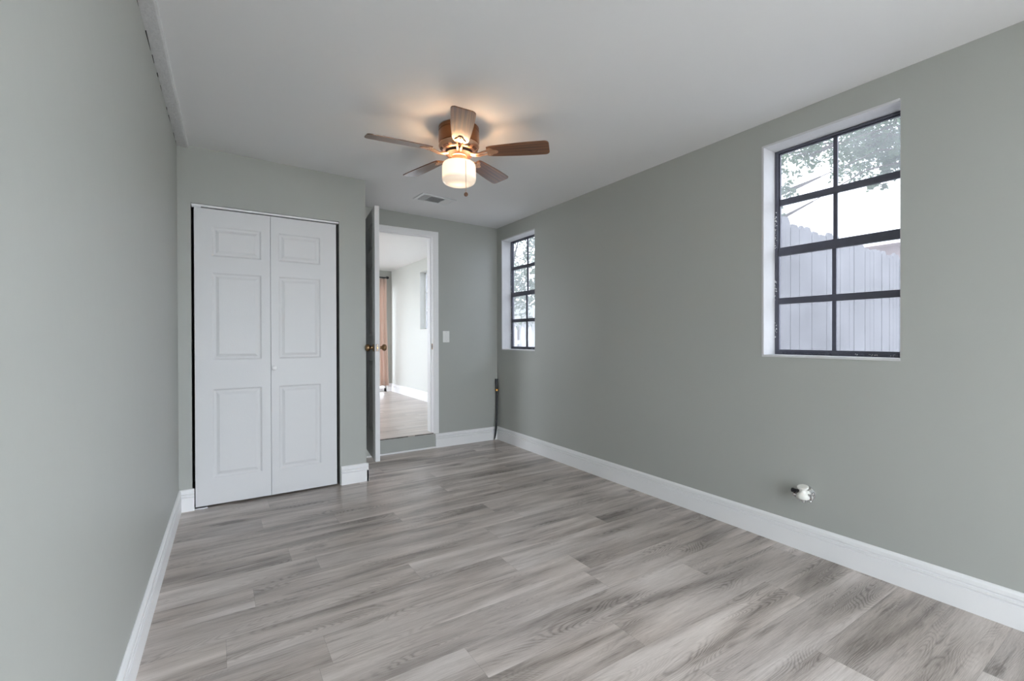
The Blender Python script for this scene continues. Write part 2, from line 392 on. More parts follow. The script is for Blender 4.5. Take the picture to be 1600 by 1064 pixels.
BX0, BX1 = .15, 1.95
wall('wall_back', (-.5, YB), (2.85, YB), (0, -1), .12, -.1, 2.56, [(BX0+.5, BX1+.5, .0, 2.1)], M['wall'], 'wall behind the camera with a wide glass door added for light')

# baseboards
PROF = [(0, 0), (BT, 0), (BT, .090), (BT-.010, .0945), (BT-.001, .0985), (BT-.001, .109), (BT-.011, .1135), (BT-.002, .118), (BT-.002, .134), (BT-.006, .142), (.003, .146), (0, .146)]
def baseboard(name, A, B, nrm, label, h=0, prof=PROF):
    bm = bmesh.new(); prism(bm, prof, (*A, h), (*B, h), (*nrm, 0))
    return struct(link(name, bm, M['white']), label, 'baseboard')
baseboard('baseboard_right', (XRW(YB), YB), (XRW(YF), YF), (-1, .0085), 'tall white baseboard along the right wall')
baseboard('baseboard_left', (XLW(YB), YB), (XLW(YC), YC), (1, -.021), 'white baseboard along the left wall')
baseboard('baseboard_far', (1.925, YF), (XRW(YF), YF), (0, -1), 'white baseboard on the far wall right of the doorway')
baseboard('baseboard_closet_left', (XLW(YC), YC), (CX0+.012, YC), (0, -1), 'short white baseboard left of the bifold doors')
baseboard('baseboard_closet_right', (CX1+.008, YC), (1.015+BT-.0015, YC), (0, -1), 'short white baseboard right of the bifold doors')
baseboard('baseboard_closet_side', (1.015, YC-BT), (1.015, YF), (1, 0), 'white baseboard on the closet side behind the open door')

# riser strip + dark boxes painted as gap shade under the raised doorway floor
bm = bmesh.new(); box(bm, 1.03, 1.925, YF-.012, YF, .0, .014)
struct(link('trim_1', bm, M['white']), 'thin white strip along the foot of the doorway step', 'trim')
bm = bmesh.new()
x = DX0+.0
random.seed(3)
while x < DX1:
    nx = min(DX1, x+random.uniform(.03, .09))
    if not (1.62 < x < 1.64): box(bm, x, nx, YF-.0045, YF+.012, NZ-.011+random.uniform(-.001, .001), NZ-.003+random.uniform(-.0015, .001))
    x = nx
struct(link('trim_2', bm, M['strip']), 'dark ragged strip painted as gap shade under the doorway floor edge', 'trim')

# board along the top of the left wall
bm = bmesh.new(); random.seed(5)
n = 60; prev = None
for i in range(n+1):
    y = YB+(YC-YB)*i/n; x0 = XLW(y); z = ZC(x0, y)
    wv = noise.noise(Vector((0, y*3.1, 2)))*.004; wz = noise.noise(Vector((4, y*2.3, 0)))*.003
    r = [bm.verts.new(q) for q in ((x0-.004, y, z-.016+wz), (x0+.052+wv, y, z-.022+wz), (x0+.060+wv, y, z-.019), (x0+.062+wv, y, z+.01), (x0-.004, y, z+.01))]
    if prev:
        for j in range(5): bm.faces.new((prev[j], prev[(j+1) % 5], r[(j+1) % 5], r[j]))
    else: bm.faces.new(r)
    prev = r
bm.faces.new(prev[::-1])
struct(link('trim_3', bm, M['oldwhite']), 'rough white painted board where left wall meets ceiling', 'trim')
bm = bmesh.new(); y = -1.
while y < YC-.05:
    L_ = random.uniform(.02, .16)
    x0 = XLW(y); z = ZC(x0, y)-.019; wd = random.uniform(.0012, .0038)
    box(bm, x0-.002, x0+wd, y, min(YC, y+L_), z-wd, z+.003); y += L_+random.uniform(.0, .12)
struct(link('trim_4', bm, M['dark']), 'broken dark crack line under the rough ceiling board', 'trim')

# ------------------------------------------------------------------ panelled doors
def panel_side(bm, Wd, Ht, panels, y, sgn, ins=(.010, .022, .040), dpt=(.0075, .0075, .001)):
    xs = sorted({0, Wd, *[p[0] for p in panels], *[p[1] for p in panels]})
    zs = sorted({0, Ht, *[p[2] for p in panels], *[p[3] for p in panels]})
    cache = {}
    def V(x, z, d=0):
        k = (round(x, 5), round(z, 5), round(d, 5))
        if k not in cache: cache[k] = bm.verts.new((x, y+sgn*d, z))
        return cache[k]
    for i in range(len(xs)-1):
        for j in range(len(zs)-1):
            x0, x1, z0, z1 = xs[i], xs[i+1], zs[j], zs[j+1]
            if any(abs(p[0]-x0) < 1e-6 and abs(p[1]-x1) < 1e-6 and abs(p[2]-z0) < 1e-6 and abs(p[3]-z1) < 1e-6 for p in panels):
                lev = [(0, 0)]+list(zip(ins, dpt))
                for (a, da), (b, db) in zip(lev, lev[1:]):
                    qa = [V(x0+a, z0+a, da), V(x1-a, z0+a, da), V(x1-a, z1-a, da), V(x0+a, z1-a, da)]
                    qb = [V(x0+b, z0+b, db), V(x1-b, z0+b, db), V(x1-b, z1-b, db), V(x0+b, z1-b, db)]
                    for k_ in range(4): bm.faces.new((qa[k_], qa[(k_+1) % 4], qb[(k_+1) % 4], qb[k_]))
                bm.faces.new(qb)
            else: bm.faces.new((V(x0, z0), V(x1, z0), V(x1, z1), V(x0, z1)))
def panel_door(bm, Wd, Ht, Th, panels):
    panel_side(bm, Wd, Ht, panels, 0, 1); panel_side(bm, Wd, Ht, panels, Th, -1)
    for a, b in (((0, 0), (Wd, 0)), ((Wd, 0), (Wd, Ht)), ((Wd, Ht), (0, Ht)), ((0, Ht), (0, 0))):
        bm.faces.new([bm.verts.new(q) for q in ((a[0], 0, a[1]), (b[0], 0, b[1]), (b[0], Th, b[1]), (a[0], Th, a[1]))])

# bifold closet door
bf = struct(empty('door_1', (-.120, YC+.012, .012)), 'white bifold closet door with six moulded panels', 'door')
ROWS = [(.180, .790), (.990, 1.588), (1.700, 1.906)]
hw = .4565
def leafp(w_, l, r): return [(l, w_-r, a, b) for a, b in ROWS]
for i, (pan, ang) in enumerate(((leafp(hw, .100, .060), -.9), (leafp(hw, .050, .118), .9))):
    bm = bmesh.new(); panel_door(bm, hw-.0025, 2.022, .030, pan)
    o = link('door_leaf', bm, M['doorw'], bf); bevel(o, .0025, 2)
    o.rotation_euler = (0, 0, math.radians(ang))
    if i == 0: o.location = (0, 0, 0)
    else:
        ey = -math.sin(math.radians(.9))*hw
        o.location = (hw*math.cos(math.radians(.9)), ey, 0)
        bm = bmesh.new(); lathe(bm, [(0, -.030), (.010, -.030), (.0155, -.026), (.0165, -.021), (.014, -.015), (.008, -.011), (.007, -.003), (.010, 0), (0, 0)], 24, T(.018, 0, .922) @ ROT('X', -90))
        kn = link('door_knob', bm, M['white'], o, True)
# track
bm = bmesh.new(); box(bm, CX0+.002, CX1-.002, YC+.008, YC+.050, CZ-.015, CZ-.002)
tr = link('track', bm, M['white'], bf); tr.location = -Vector(bf.location)
bm = bmesh.new(); box(bm, CX0+.004, CX0+.055, YC+.006, YC+.05, CZ-.026, CZ-.015)
tr = link('pivot_bracket', bm, M['galv'], bf); tr.location = -Vector(bf.location)
bm = bmesh.new(); box(bm, CX0, CX0+.085, YC-.004, YC+.05, .0, .006)
tr = link('floor_pivot', bm, M['galv'], bf); tr.location = -Vector(bf.location)

# doorway lining and casing
dw = struct(empty('trim_5', (0, 0, 0)), 'white casing and jamb around the doorway to the next room', 'door frame')
jl, jr, jt = DX0+.016, DX1-.016, 2.218
bm = bmesh.new()
CP = [(0, 0), (.006, 0), (.010, .006), (.011, .012), (.0135, .018), (.0145, .030), (.0145, .052), (.012, .058), (0, .060)]
def casing(bm, path):
    """mitred casing: path of (x, z, outward dir pair) corners"""
    rings = []
    for x, z, ox, oz in path: rings.append([bm.verts.new((x+ox*w_, YF-d_, z+oz*w_)) for d_, w_ in CP])
    for a, b in zip(rings, rings[1:]):
        for i in range(len(CP)): bm.faces.new((a[i], a[(i+1) % len(CP)], b[(i+1) % len(CP)], b[i]))
    bm.faces.new(rings[0]); bm.faces.new(rings[-1])
casing(bm, [(jl-.005, NZ-.005, -1, 0), (jl-.005, jt-.02, -1, 1), (jr+.002, jt-.02, 1, 1), (jr+.002, NZ-.008, 1, 0)])
link('casing', bm, M['white'], dw)
bm = bmesh.new()
box(bm, DX0, jl, YF-.002, YF+.129, NZ, jt+.012); box(bm, jr, DX1, YF-.002, YF+.129, NZ, jt+.012); box(bm, jl, jr, YF-.002, YF+.129, jt-.012, jt+.012)
link('jamb', bm, M['white'], dw)
bm = bmesh.new()
box(bm, jl, jl+.011, YF+.045, YF+.125, NZ, jt-.012); box(bm, jr-.011, jr, YF+.045, YF+.125, NZ, jt-.012); box(bm, jl+.011, jr-.011, YF+.045, YF+.125, jt-.023, jt-.012)
bevel(link('door_stop', bm, M['white'], dw), .002)
bm = bmesh.new(); box(bm, jr-.0015, jr, YF+.006, YF+.030, 1.03, 1.09)
sp_ = link('strike_plate', bm, M['bronze'], dw)
bm = bmesh.new(); box(bm, jr-.003, jr-.001, YF+.011, YF+.025, 1.045, 1.075); link('latch_hole', bm, M['black'], sp_)

# open six panel door, hinged at the left jamb
LW, LH, LT = .762, 2.032, .035
hx, hy = 1.150, 4.392
dirv = Vector((1.0585-hx, 3.6275-hy, 0)).normalized()
ang = math.atan2(dirv.y, dirv.x)
dr = struct(empty('door_2', (hx, hy, NZ+.008), ang), 'white six panel door standing open beside the closet', 'door')
P6 = [(a, b, z0, z1) for a, b in ((.115, .335), (.427, .647)) for z0, z1 in ((.21, .80), (1.0, 1.59), (1.70, 1.92))]
bm = bmesh.new(); panel_door(bm, LW, LH, LT, P6)
bevel(link('door_panel', bm, M['doorw'], dr), .002)
kx, kz = LW-.062, .905
KP = [(0, 0), (.032, 0), (.0325, .004), (.028, .008), (.013, .011), (.0115, .022), (.014, .027), (.0255, .036), (.0285, .046), (.027, .056), (.020, .063), (.012, .0655), (0, .066)]
for nm, mt in (('door_knob', T(kx, LT, kz) @ ROT('X', -90)), ('door_knob', T(kx, 0, kz) @ ROT('X', 90))):
    bm = bmesh.new(); lathe(bm, KP, 32, mt); link(nm, bm, M['bronze'], dr, True, angle=50)
bm = bmesh.new(); box(bm, LW-.0003, LW+.0015, .005, .030, kz-.029, kz+.029)
lp = link('latch_plate', bm, M['steel'], dr)
bm = bmesh.new(); box(bm, LW+.001, LW+.009, .012, .023, kz-.008, kz+.008); lathe(bm, [(0, 0), (.004, 0), (.004, .002), (0, .002)], 12, T(LW+.001, .0175, kz+.02) @ ROT('Y', 90)); lathe(bm, [(0, 0), (.004, 0), (.004, .002), (0, .002)], 12, T(LW+.001, .0175, kz-.02) @ ROT('Y', 90))
link('latch_bolt', bm, M['bronze'], lp)
for z in (.18, 1.0, 1.85):
    bm = bmesh.new(); lathe(bm, [(0, 0), (.006, 0), (.006, .09), (0, .09)], 12, T(-.004, .038, z)); box(bm, 0, .03, .034, .037, z, z+.09)
    link('hinge', bm, M['bronze'], dr)

# ------------------------------------------------------------------ windows
def window(name, Wn, label, xface, rec=.122, rows=4):
    y0, y1, z0, z1 = Wn; ym = (y0+y1)/2; xw = xface(ym)
    wd = struct(empty(name, (xw, ym, z0)), label, 'window')
    wd.rotation_euler = (0, 0, -.0085)
    a, b, h = y0-ym, y1-ym, z1-z0
    # white painted reveal lining
    lt = .012; bm = bmesh.new()
    box(bm, .001, rec+.036, a, a+.0025, 0, h); box(bm, -.002, rec+.036, b-lt, b, 0, h)
    box(bm, -.002, rec+.036, a+.0025, b-lt, h-lt, h); box(bm, -.004, rec+.036, a+.0025, b-lt, 0, lt)
    bevel(link('reveal', bm, M['reveal'], wd), .0015)
    a += .0025; b -= lt; zb, zt = lt, h-lt
    bm = bmesh.new()
    box(bm, rec-.006, rec+.03, a, a+.016, zb, zt); box(bm, rec-.006, rec+.03, b-.016, b, zb, zt)
    box(bm, rec-.006, rec+.03, a+.016, b-.016, zt-.012, zt); box(bm, rec-.006, rec+.03, a+.016, b-.016, zb, zb+.022)
    bevel(link('window_frame', bm, M['frame'], wd), .002)
    ia, ib, iz0, iz1 = a+.016, b-.016, zb+.022, zt-.012
    mid = iz0+(iz1-iz0)*.5
    for nm, za, zc, xo in (('lower_sash', iz0, mid, .0), ('upper_sash', mid, iz1, .012)):
        bm = bmesh.new(); x0, x1 = rec+xo-.004, rec+xo+.012
        hb = .017 if nm == 'lower_sash' else .009
        box(bm, x0, x1, ia, ia+.008, za, zc); box(bm, x0, x1, ib-.008, ib, za, zc)
        if nm == 'lower_sash':
            box(bm, x0-.006, x1, ia+.008, ib-.008, zc-.026, zc+.022)
            box(bm, x0, x1, ia+.008, ib-.008, za, za+.006)
        else: box(bm, x0, x1, ia+.008, ib-.008, zc-.006, zc)
        zm = (za+zc)/2
        box(bm, x0-.001, x1, ia+.008, ib-.008, zm-.018, zm+.018)
        top = zc-.026 if nm == 'lower_sash' else zc-.006
        bot = za+.006 if nm == 'lower_sash' else za+.020
        box(bm, x0+.001, x1-.002, -.010, .010, bot, zm-.018); box(bm, x0+.001, x1-.002, -.010, .010, zm+.018, top)
        sh = bevel(link(nm, bm, M['frame'], wd), .0015)
        bm = bmesh.new(); box(bm, x1-.004, x1-.001, ia+.004, ib-.004, za+.002, zc-.002)
        link('panes', bm, M['glass'], sh)
    # crumbling putty along the bottom and left side
    bm = bmesh.new(); random.seed(len(name)+int(ym*10))
    for i in range(70):
        t = random.random()**.7; yy = b-.02-(b-a-.04)*t; s_ = random.uniform(.002, .006)
        box(bm, rec-.012-random.random()*.006, rec-.006, yy-s_*2, yy+s_*2, zb+.001, zb+random.uniform(.003, .012))
    link('old_putty', bm, M['frame'], wd)
    bm = bmesh.new()
    def flake(x, y, z, r):
        k_ = random.randint(4, 7); a0 = random.random()*6
        f_ = [bm.verts.new((x, y+r*random.uniform(.4, 1.1)*math.cos(a0+6.283*q/k_), z+r*random.uniform(.5, 1.8)*math.sin(a0+6.283*q/k_))) for q in range(k_)]
        g_ = [bm.verts.new(v.co+Vector((.004, 0, 0))) for v in f_]
        bm.faces.new(f_); bm.faces.new(g_[::-1])
        for q in range(k_): bm.faces.new((f_[q], f_[(q+1) % k_], g_[(q+1) % k_], g_[q]))
    for i in range(60): flake(rec-.010, b-.002-random.random()**2*.010, random.choice((.12, .3, .34, .52, .55, .62))*h+random.gauss(0, .03)+.03, random.uniform(.001, .0035))
    for i in range(30): flake(rec-.012, random.choice((a+.06, a+.14, a+.2))+random.gauss(0, .02), zb+random.uniform(.004, .012), random.uniform(.0015, .004))
    link('paint_flakes', bm, M['white'], wd)
    portal('sky_portal', (xw+.20, ym, (z0+z1)/2), (-1, 0, 0), y1-y0, z1-z0)
    return wd
window('window_1', W1, 'near window on the right wall with dark bars and fence view', XRW)
window('window_2', W2, 'far small window beside the corner with dark bars', XRW)

# glass doors added behind the camera to light the room
def added_light_door(name, loc, rz, half, label, pdir):
    gd = struct(empty(name, loc, rz), label, 'window')
    bm = bmesh.new()
    for a, b in ((-half, -half+.05), (-.03, .03), (half-.05, half)): box(bm, a, b, -.02, .02, 0, 2.1)
    box(bm, -half, half, -.02, .02, 0, .06); box(bm, -half, half, -.02, .02, 2.04, 2.1)
    link('window_frame', bm, M['white'], gd)
    bm = bmesh.new(); box(bm, -half+.05, half-.05, -.003, .003, .06, 2.04); link('panes', bm, M['clear'], gd)
    portal('sky_portal', Vector(loc)+Vector((0, 0, 1.05))-Vector(pdir)*.09, pdir, half*2, 2.1)
added_light_door('added_door_back', ((BX0+BX1)/2, YB-.06, 0), 0, (BX1-BX0)/2, 'sliding glass door added behind the camera to light the room', (0, 1, 0))
added_light_door('added_door_right', (XRW(-1)+.08, (SY0+SY1)/2, 0), math.pi/2, (SY1-SY0)/2, 'sliding glass door added in the right wall behind the camera for light', (-1, 0, 0))

# ------------------------------------------------------------------ next room
NX0, NX1, NY0, NY1, NC = -.9, 2.755, YF+.127, 8.40, 2.395
bm = bmesh.new(); box(bm, NX0-.1, NX1+.1, NY0-.001, NY1+.1, NZ-.12, NZ); box(bm, DX0+.001, DX1-.001, YF-.003, NY0, NZ-.011, NZ)
struct(link('floor_next_room', bm, M['floor2']), 'pale plank floor of the room beyond the doorway', 'floor')
bm = bmesh.new(); box(bm, NX0-.1, NX1+.1, YF+.127, NY1+.1, NC, NC+.1)
struct(link('ceiling_next_room', bm, M['white']), 'white ceiling seen through the doorway', 'ceiling')
NW = (6.35, 6.972, 1.289, 2.20)
wall('wall_next_room_right', (NX1, NY0-.01), (NX1, NY1+.1), (1, 0), .14, 0, 2.5, [(NW[0]-NY0+.01, NW[1]-NY0+.01, NW[2], NW[3])], M['wall2'], 'pale wall with a window in the room beyond the doorway')
GX0, GX1, GZ = .75, 2.662, 2.19
wall('wall_next_room_far', (NX0-.1, NY1), (NX1+.1, NY1), (0, 1), .14, 0, 2.5, [(GX0-NX0+.1, GX1-NX0+.1, NZ, GZ)], M['wall'], 'end wall behind the peach curtain beyond the doorway')
wall('wall_next_room_left', (NX0, NY0-.1), (NX0, NY1+.1), (-1, 0), .1, 0, 2.5, [(1.2, 2.6, 1.0, 2.2)], M['wall2'], 'left wall of the room beyond the doorway')
portal('sky_portal', (NX0-.12, NY0+1.8, 1.6), (1, 0, 0), 1.4, 1.2)
baseboard('baseboard_next_room_right', (NX1, NY0), (NX1, NY1), (-1, 0), 'white baseboard seen through the doorway', NZ)
baseboard('baseboard_next_room_far', (GX1, NY1), (NX1, NY1), (0, -1), 'short white baseboard beside the peach curtain', NZ)
g = struct(empty('door_3', ((GX0+GX1)/2, NY1+.06, NZ)), 'white sliding glass door behind the peach curtain', 'door')
hg = (GX1-GX0)/2; bm = bmesh.new()
for a, b in ((-hg, -hg+.05), (-.03, .03), (hg-.035, hg)): box(bm, a, b, -.02, .02, 0, GZ-NZ)
box(bm, -hg, hg, -.02, .02, 0, .06); box(bm, -hg, hg, -.02, .02, GZ-NZ-.06, GZ-NZ)
link('door_frame', bm, M['white'], g)
bm = bmesh.new(); box(bm, -hg+.05, hg-.035, -.003, .003, .06, GZ-NZ-.06); link('panes', bm, M['semi'], g)
portal('sky_portal', ((GX0+GX1)/2, NY1+.16, 1.2), (0, -1, 0), GX1-GX0, 2.0)
# window in the next room
nw = struct(empty('window_4', (NX1, (NW[0]+NW[1])/2, NW[2])), 'white framed window glimpsed through the doorway', 'window')
hy_, hz_ = (NW[1]-NW[0])/2, NW[3]-NW[2]; bm = bmesh.new()
box(bm, .09, .12, -hy_, -hy_+.025, 0, hz_); box(bm, .09, .12, hy_-.025, hy_, 0, hz_); box(bm, .09, .12, -hy_, hy_, 0, .02); box(bm, .09, .12, -hy_, hy_, hz_-.02, hz_)
for q in (.33, .66): box(bm, .095, .115, -hy_, hy_, hz_*q-.012, hz_*q+.012)
box(bm, .095, .115, -.008, .008, 0, hz_)
link('window_frame', bm, M['vent'], nw)
bm = bmesh.new(); box(bm, .10, .104, -hy_, hy_, 0, hz_); link('panes', bm, M['glass'], nw)
portal('sky_portal', (NX1+.16, (NW[0]+NW[1])/2, NW[2]+hz_/2), (-1, 0, 0), hy_*2, hz_)
# curtain and rod
bm = bmesh.new(); n = 90; rows = 14; gr = []
for j in range(rows+1):
    t = j/rows; z = 2.235-(2.235-.275)*t; r = []
    for i in range(n+1):
        q = i/n; x = 2.12+(2.640-2.12)*q+ .045*max(0, t-.35)*q + (.008*math.sin(i*1.1+t*2))
        y = NY1-.085+.028*math.sin(i*.55+t*.5)*(.7+.5*t)
        r.append(bm.verts.new((x, y, z)))
    gr.append(r)
for a, b in zip(gr, gr[1:]):
    for i in range(n): bm.faces.new((a[i], a[i+1], b[i+1], b[i]))
cu = link('curtain', bm, M['curtain'], None, True)
md = cu.modifiers.new('thick', 'SOLIDIFY'); md.thickness = .002
tag(cu, 'peach curtain hanging in the room beyond the doorway', 'curtain')
cr_ = tag(empty('curtain_rod', (1.7, NY1-.085, 2.258)), 'black curtain rod above the peach curtain', 'curtain rod')
bm = bmesh.new(); tube(bm, [(-1.05, 0, 0), (.93, 0, 0)], .010, 12); link('rod', bm, M['black'], cr_, True, angle=40)
for sx_ in (-1.05, .93):
    bm = bmesh.new(); lathe(bm, [(0, 0), (.02, 0), (.024, .01), (.024, .035), (.018, .045), (0, .047)], 16, T(sx_, 0, 0) @ ROT('Y', 90 if sx_ > 0 else -90)); link('finial', bm, M['black'], cr_, True, angle=40)
for sx_ in (-.95, .90):
    bm = bmesh.new(); box(bm, sx_-.008, sx_+.008, 0, .085, -.016, -.006); box(bm, sx_-.012, sx_+.012, .079, .085, -.04, .02); link('bracket', bm, M['black'], cr_)

# ------------------------------------------------------------------ ceiling fan
FX, FY = 1.232, 2.486
fz = ZC(FX, FY)
fan = tag(empty('ceiling_fan', (FX, FY, fz)), 'brown five blade ceiling fan with lit drum shade hanging in the room', 'ceiling fan')
def fl(name, prof, material, parent=fan, n=48, loc=None, mt=None, ang_=35):
    bm = bmesh.new(); lathe(bm, prof, n, mt); return link(name, bm, material, parent, True, loc, ang_)
fl('motor_housing', [(0, .0), (.118, .0), (.121, -.004), (.121, -.024), (.117, -.026), (.117, -.030), (.121, -.032), (.122, -.085), (.119, -.098), (.113, -.101), (0, -.101)], M['fanbody'])
ring_ = fl('lower_ring', [(.05, -.099), (.113, -.100), (.120, -.104), (.121, -.113), (.116, -.124), (.104, -.135), (.086, -.143), (.078, -.145), (.05, -.143)], M['fanlight'])
for i in range(10):
    bm = bmesh.new(); a0 = 2*math.pi*i/10+.1; q = []
    for rr, zz in ((.1115, -.1312), (.0985, -.1395)):
        q.append([bm.verts.new((rr*math.cos(a0+k_*.05), rr*math.sin(a0+k_*.05), zz)) for k_ in range(9)])
    for k_ in range(8): bm.faces.new((q[0][k_], q[0][k_+1], q[1][k_+1], q[1][k_]))
    sl = link('cooling_slot', bm, M['fandark'], ring_)
    md = sl.modifiers.new('thick', 'SOLIDIFY'); md.thickness = .003; md.offset = 0
fl('rotor', [(0, -.143), (.082, -.143), (.084, -.148), (.082, -.160), (.060, -.166), (0, -.166)], M['fandark'])
fl('light_fitter', [(0, -.164), (.046, -.164), (.048, -.170), (.044, -.174), (.043, -.192), (.048, -.203), (.052, -.209), (.052, -.214), (.046, -.217), (0, -.217)], M['fanlight'])
sh = fl('lamp_shade', [(0, -.062), (.055, -.0615), (.078, -.057), (.090, -.050), (.0975, -.040), (.1005, -.028), (.1005, .046), (.098, .058), (.092, .066), (.086, .069),
                     (.083, .069), (.088, .064), (.094, .055), (.0965, .044), (.0965, -.028), (.093, -.038), (.075, -.052), (.055, -.0575), (0, -.058)], M['shade'], loc=(0, 0, -.280), n=64)
bl = bpy.data.lights.new('bulb', 'POINT'); bl.energy = BULB_W; bl.color = (1, .70, .43); bl.shadow_soft_size = .035
bo = bpy.data.objects.new('bulb', bl); col.objects.link(bo); bo.parent = fan; bo.location = (0, 0, -.256)
for k_ in range(3):
    bm = bmesh.new(); tube(bm, [(.040*math.cos(k_*2.094), .040*math.sin(k_*2.094), -.214), (.086*math.cos(k_*2.094), .086*math.sin(k_*2.094), -.212)], .003, 6)
    link('shade_holder', bm, M['fanlight'], fan)
for p_ in sh.data.polygons: p_.use_smooth = True
# five blades
def blade_mesh():
    bm = bmesh.new(); r0, r1 = .172, .542; up, dn = [], []
    out = []
    N_ = 26
    ts = [i/22*.93 for i in range(23)]+[.95, .965, .978, .987, .993, .997, 1.0]
    for t in ts:
        r = r0+(r1-r0)*t
        hwid = .046+.0175*math.sin(min(1, t*1.15)*math.pi/2)
        if t > .93: q = (t-.93)/.07; hwid -= .026*(1-math.sqrt(max(0, 1-q*q)))
        if t < .06: hwid *= .86+.14*(t/.06)
        out.append((r, hwid))
    ptsl = [(r, h_) for r, h_ in out]+[(r, -h_) for r, h_ in out[::-1]]
    # rounded tip
    th = .003
    top = [bm.verts.new((x, y, th)) for x, y in ptsl]; bot = [bm.verts.new((x, y, -th)) for x, y in ptsl]
    n_ = len(out)
    for L_ in (top, bot):
        for i in range(n_-1): bm.faces.new((L_[i], L_[i+1], L_[2*n_-2-i], L_[2*n_-1-i]))
    for i in range(2*n_): j = (i+1) % (2*n_); bm.faces.new((top[i], top[j], bot[j], bot[i]))
    return bm
def iron_mesh():
    bm = bmesh.new()
    # arm from rotor out and down to the blade root
    pts = [(.070, 0, -.008), (.10, .0, -.016), (.125, .0, -.019), (.15, .0, -.012), (.175, 0, -.0075)]
    for sy in (-1, 1):
        tube(bm, [(x, sy*(.008+.10*max(0, x-.10)), z) for x, y, z in pts], [.008, .0075, .007, .0065, .006], 8)
    # plate under the blade: a three-lobed bracket
    pl = []
    for i in range(28):
        a_ = 2*math.pi*i/28; rr = .026*(1+.28*math.cos(3*a_))
        pl.append((.198+rr*1.25*math.cos(a_), rr*1.15*math.sin(a_)))
    tp = [bm.verts.new((x, y, -.0035)) for x, y in pl]; bt = [bm.verts.new((x, y, -.0085)) for x, y in pl]
    bm.faces.new(tp); bm.faces.new(bt[::-1])
    for i in range(28): bm.faces.new((tp[i], tp[(i+1) % 28], bt[(i+1) % 28], bt[i]))
    for x, y in ((.225, 0), (.185, .019), (.185, -.019)):
        lathe(bm, [(0, -.0115), (.004, -.011), (.005, -.0085), (0, -.0085)], 10, T(x, y, 0))
    return bm
b0 = link('blade', blade_mesh(), M['blade'], fan); bevel(b0, .002, 2)
i0 = link('blade_iron', iron_mesh(), M['fanlight'], b0, True, angle=35)
base_ang = -81-math.degrees(TH)
for k_ in range(5):
    if k_ == 0: b, ir = b0, i0
    else:
        b = b0.copy(); col.objects.link(b); b.parent = fan
        ir = i0.copy(); col.objects.link(ir); ir.parent = b
    b.location = (0, 0, -.151)
    b.rotation_mode = 'XYZ'
    b.rotation_euler = (math.radians(-12), 0, math.radians(base_ang+72*k_))
# pull chain with a wooden bob, hanging in front of the shade
ch = Vector((c*.048-s*.090, -s*.048-c*.090, 0))
bm = bmesh.new()
pts = [Vector((ch.x*.35, ch.y*.35, -.196)), Vector((ch.x*.8, ch.y*.8, -.205)), Vector((ch.x*1.04, ch.y*1.04, -.235)), Vector((ch.x*1.06, ch.y*1.06, -.418))]
tube(bm, pts, .0013, 6)
z_ = -.235
while z_ > -.418:
    lathe(bm, [(0, -.0018), (.0018, 0), (0, .0018)], 6, T(ch.x*1.06, ch.y*1.06, z_)); z_ -= .006
pc = link('pull_chain', bm, M['fanlight'], fan)
bm = bmesh.new(); lathe(bm, [(0, -.012), (.007, -.0105), (.011, -.005), (.012, 0), (.011, .005), (.007, .0105), (.003, .013), (0, .014)], 20, T(ch.x*1.06, ch.y*1.06, -.428))
link('chain_bob', bm, M['blade'], pc, True)

# ------------------------------------------------------------------ ceiling vent
vc = Vector((1.668, 3.858)); va = math.radians(3.5)
vt = tag(empty('air_vent', (vc.x, vc.y, ZC(*vc)), va), 'white louvred air vent in the ceiling beyond the fan', 'air vent')
vl, vw = .168, .103
bm = bmesh.new()
for a in (((-vl, vl, -vw, -vw+.028)), ((-vl, vl, vw-.028, vw))): box(bm, *a, -.009, .001)
box(bm, -vl, -vl+.03, -vw+.028, vw-.028, -.009, .001); box(bm, vl-.03, vl, -vw+.028, vw-.028, -.009, .001)
for x in (-.076, .072): box(bm, x-.004, x+.004, -vw+.028, vw-.028, -.010, .001)
o = bevel(link('grille_frame', bm, M['vent'], vt), .003); o.rotation_euler = (0, math.atan(.0183), 0)
bm = bmesh.new(); box(bm, -vl+.03, vl-.03, -vw+.028, vw-.028, -.0015, .0005); link('duct_shade_sheet', bm, M['ventdark'], vt)  # dark sheet stands in for the shade inside the vent
bm = bmesh.new()
for i in range(8):
    y = -vw+.034+i*.0175; box(bm, -.072, .068, -.0065, .0065, -.0006, .0006, T(0, y+.003, -.0055) @ ROT('X', 38))
link('louvres', bm, M['vent'], vt)
bm = bmesh.new()
for i in range(4):
    x = -vl+.036+i*.0135; box(bm, -.0045, .0045, -vw+.028, vw-.028, -.0006, .0006, T(x+.002, 0, -.0055) @ ROT('Y', 60))
link('louvres', bm, M['vent'], vt); bm = bmesh.new()
for i in range(5):
    x = .082+i*.0125; box(bm, -.0075, .0075, -vw+.028, vw-.028, -.0006, .0006, T(x+.002, 0, -.0055) @ ROT('Y', 28))
link('louvres', bm, M['vent'], vt)

# ------------------------------------------------------------------ light switch
ls = tag(empty('light_switch', (2.050, YF, 1.163)), 'white light switch plate on the far wall right of the doorway', 'light switch')
bm = bmesh.new(); box(bm, -.0375, .0375, -.006, 0, -.060, .060); bevel(link('wall_plate', bm, M['switch'], ls), .003, 3)
bm = bmesh.new(); box(bm, -.017, .017, -.0085, -.005, -.034, .034); rk = bevel(link('rocker', bm, M['switch'], ls), .002, 2)
bm = bmesh.new(); box(bm, -.005, .005, -.016, -.008, -.002, .016, ROT('X', 8)); link('toggle', bm, M['switch'], rk)
for z in (-.045, .045):
    bm = bmesh.new(); lathe(bm, [(0, 0), (.0035, 0), (.003, .0015), (0, .0018)], 12, T(0, -.006, z) @ ROT('X', 90))
    link('plate_screw', bm, M['galv'], ls)

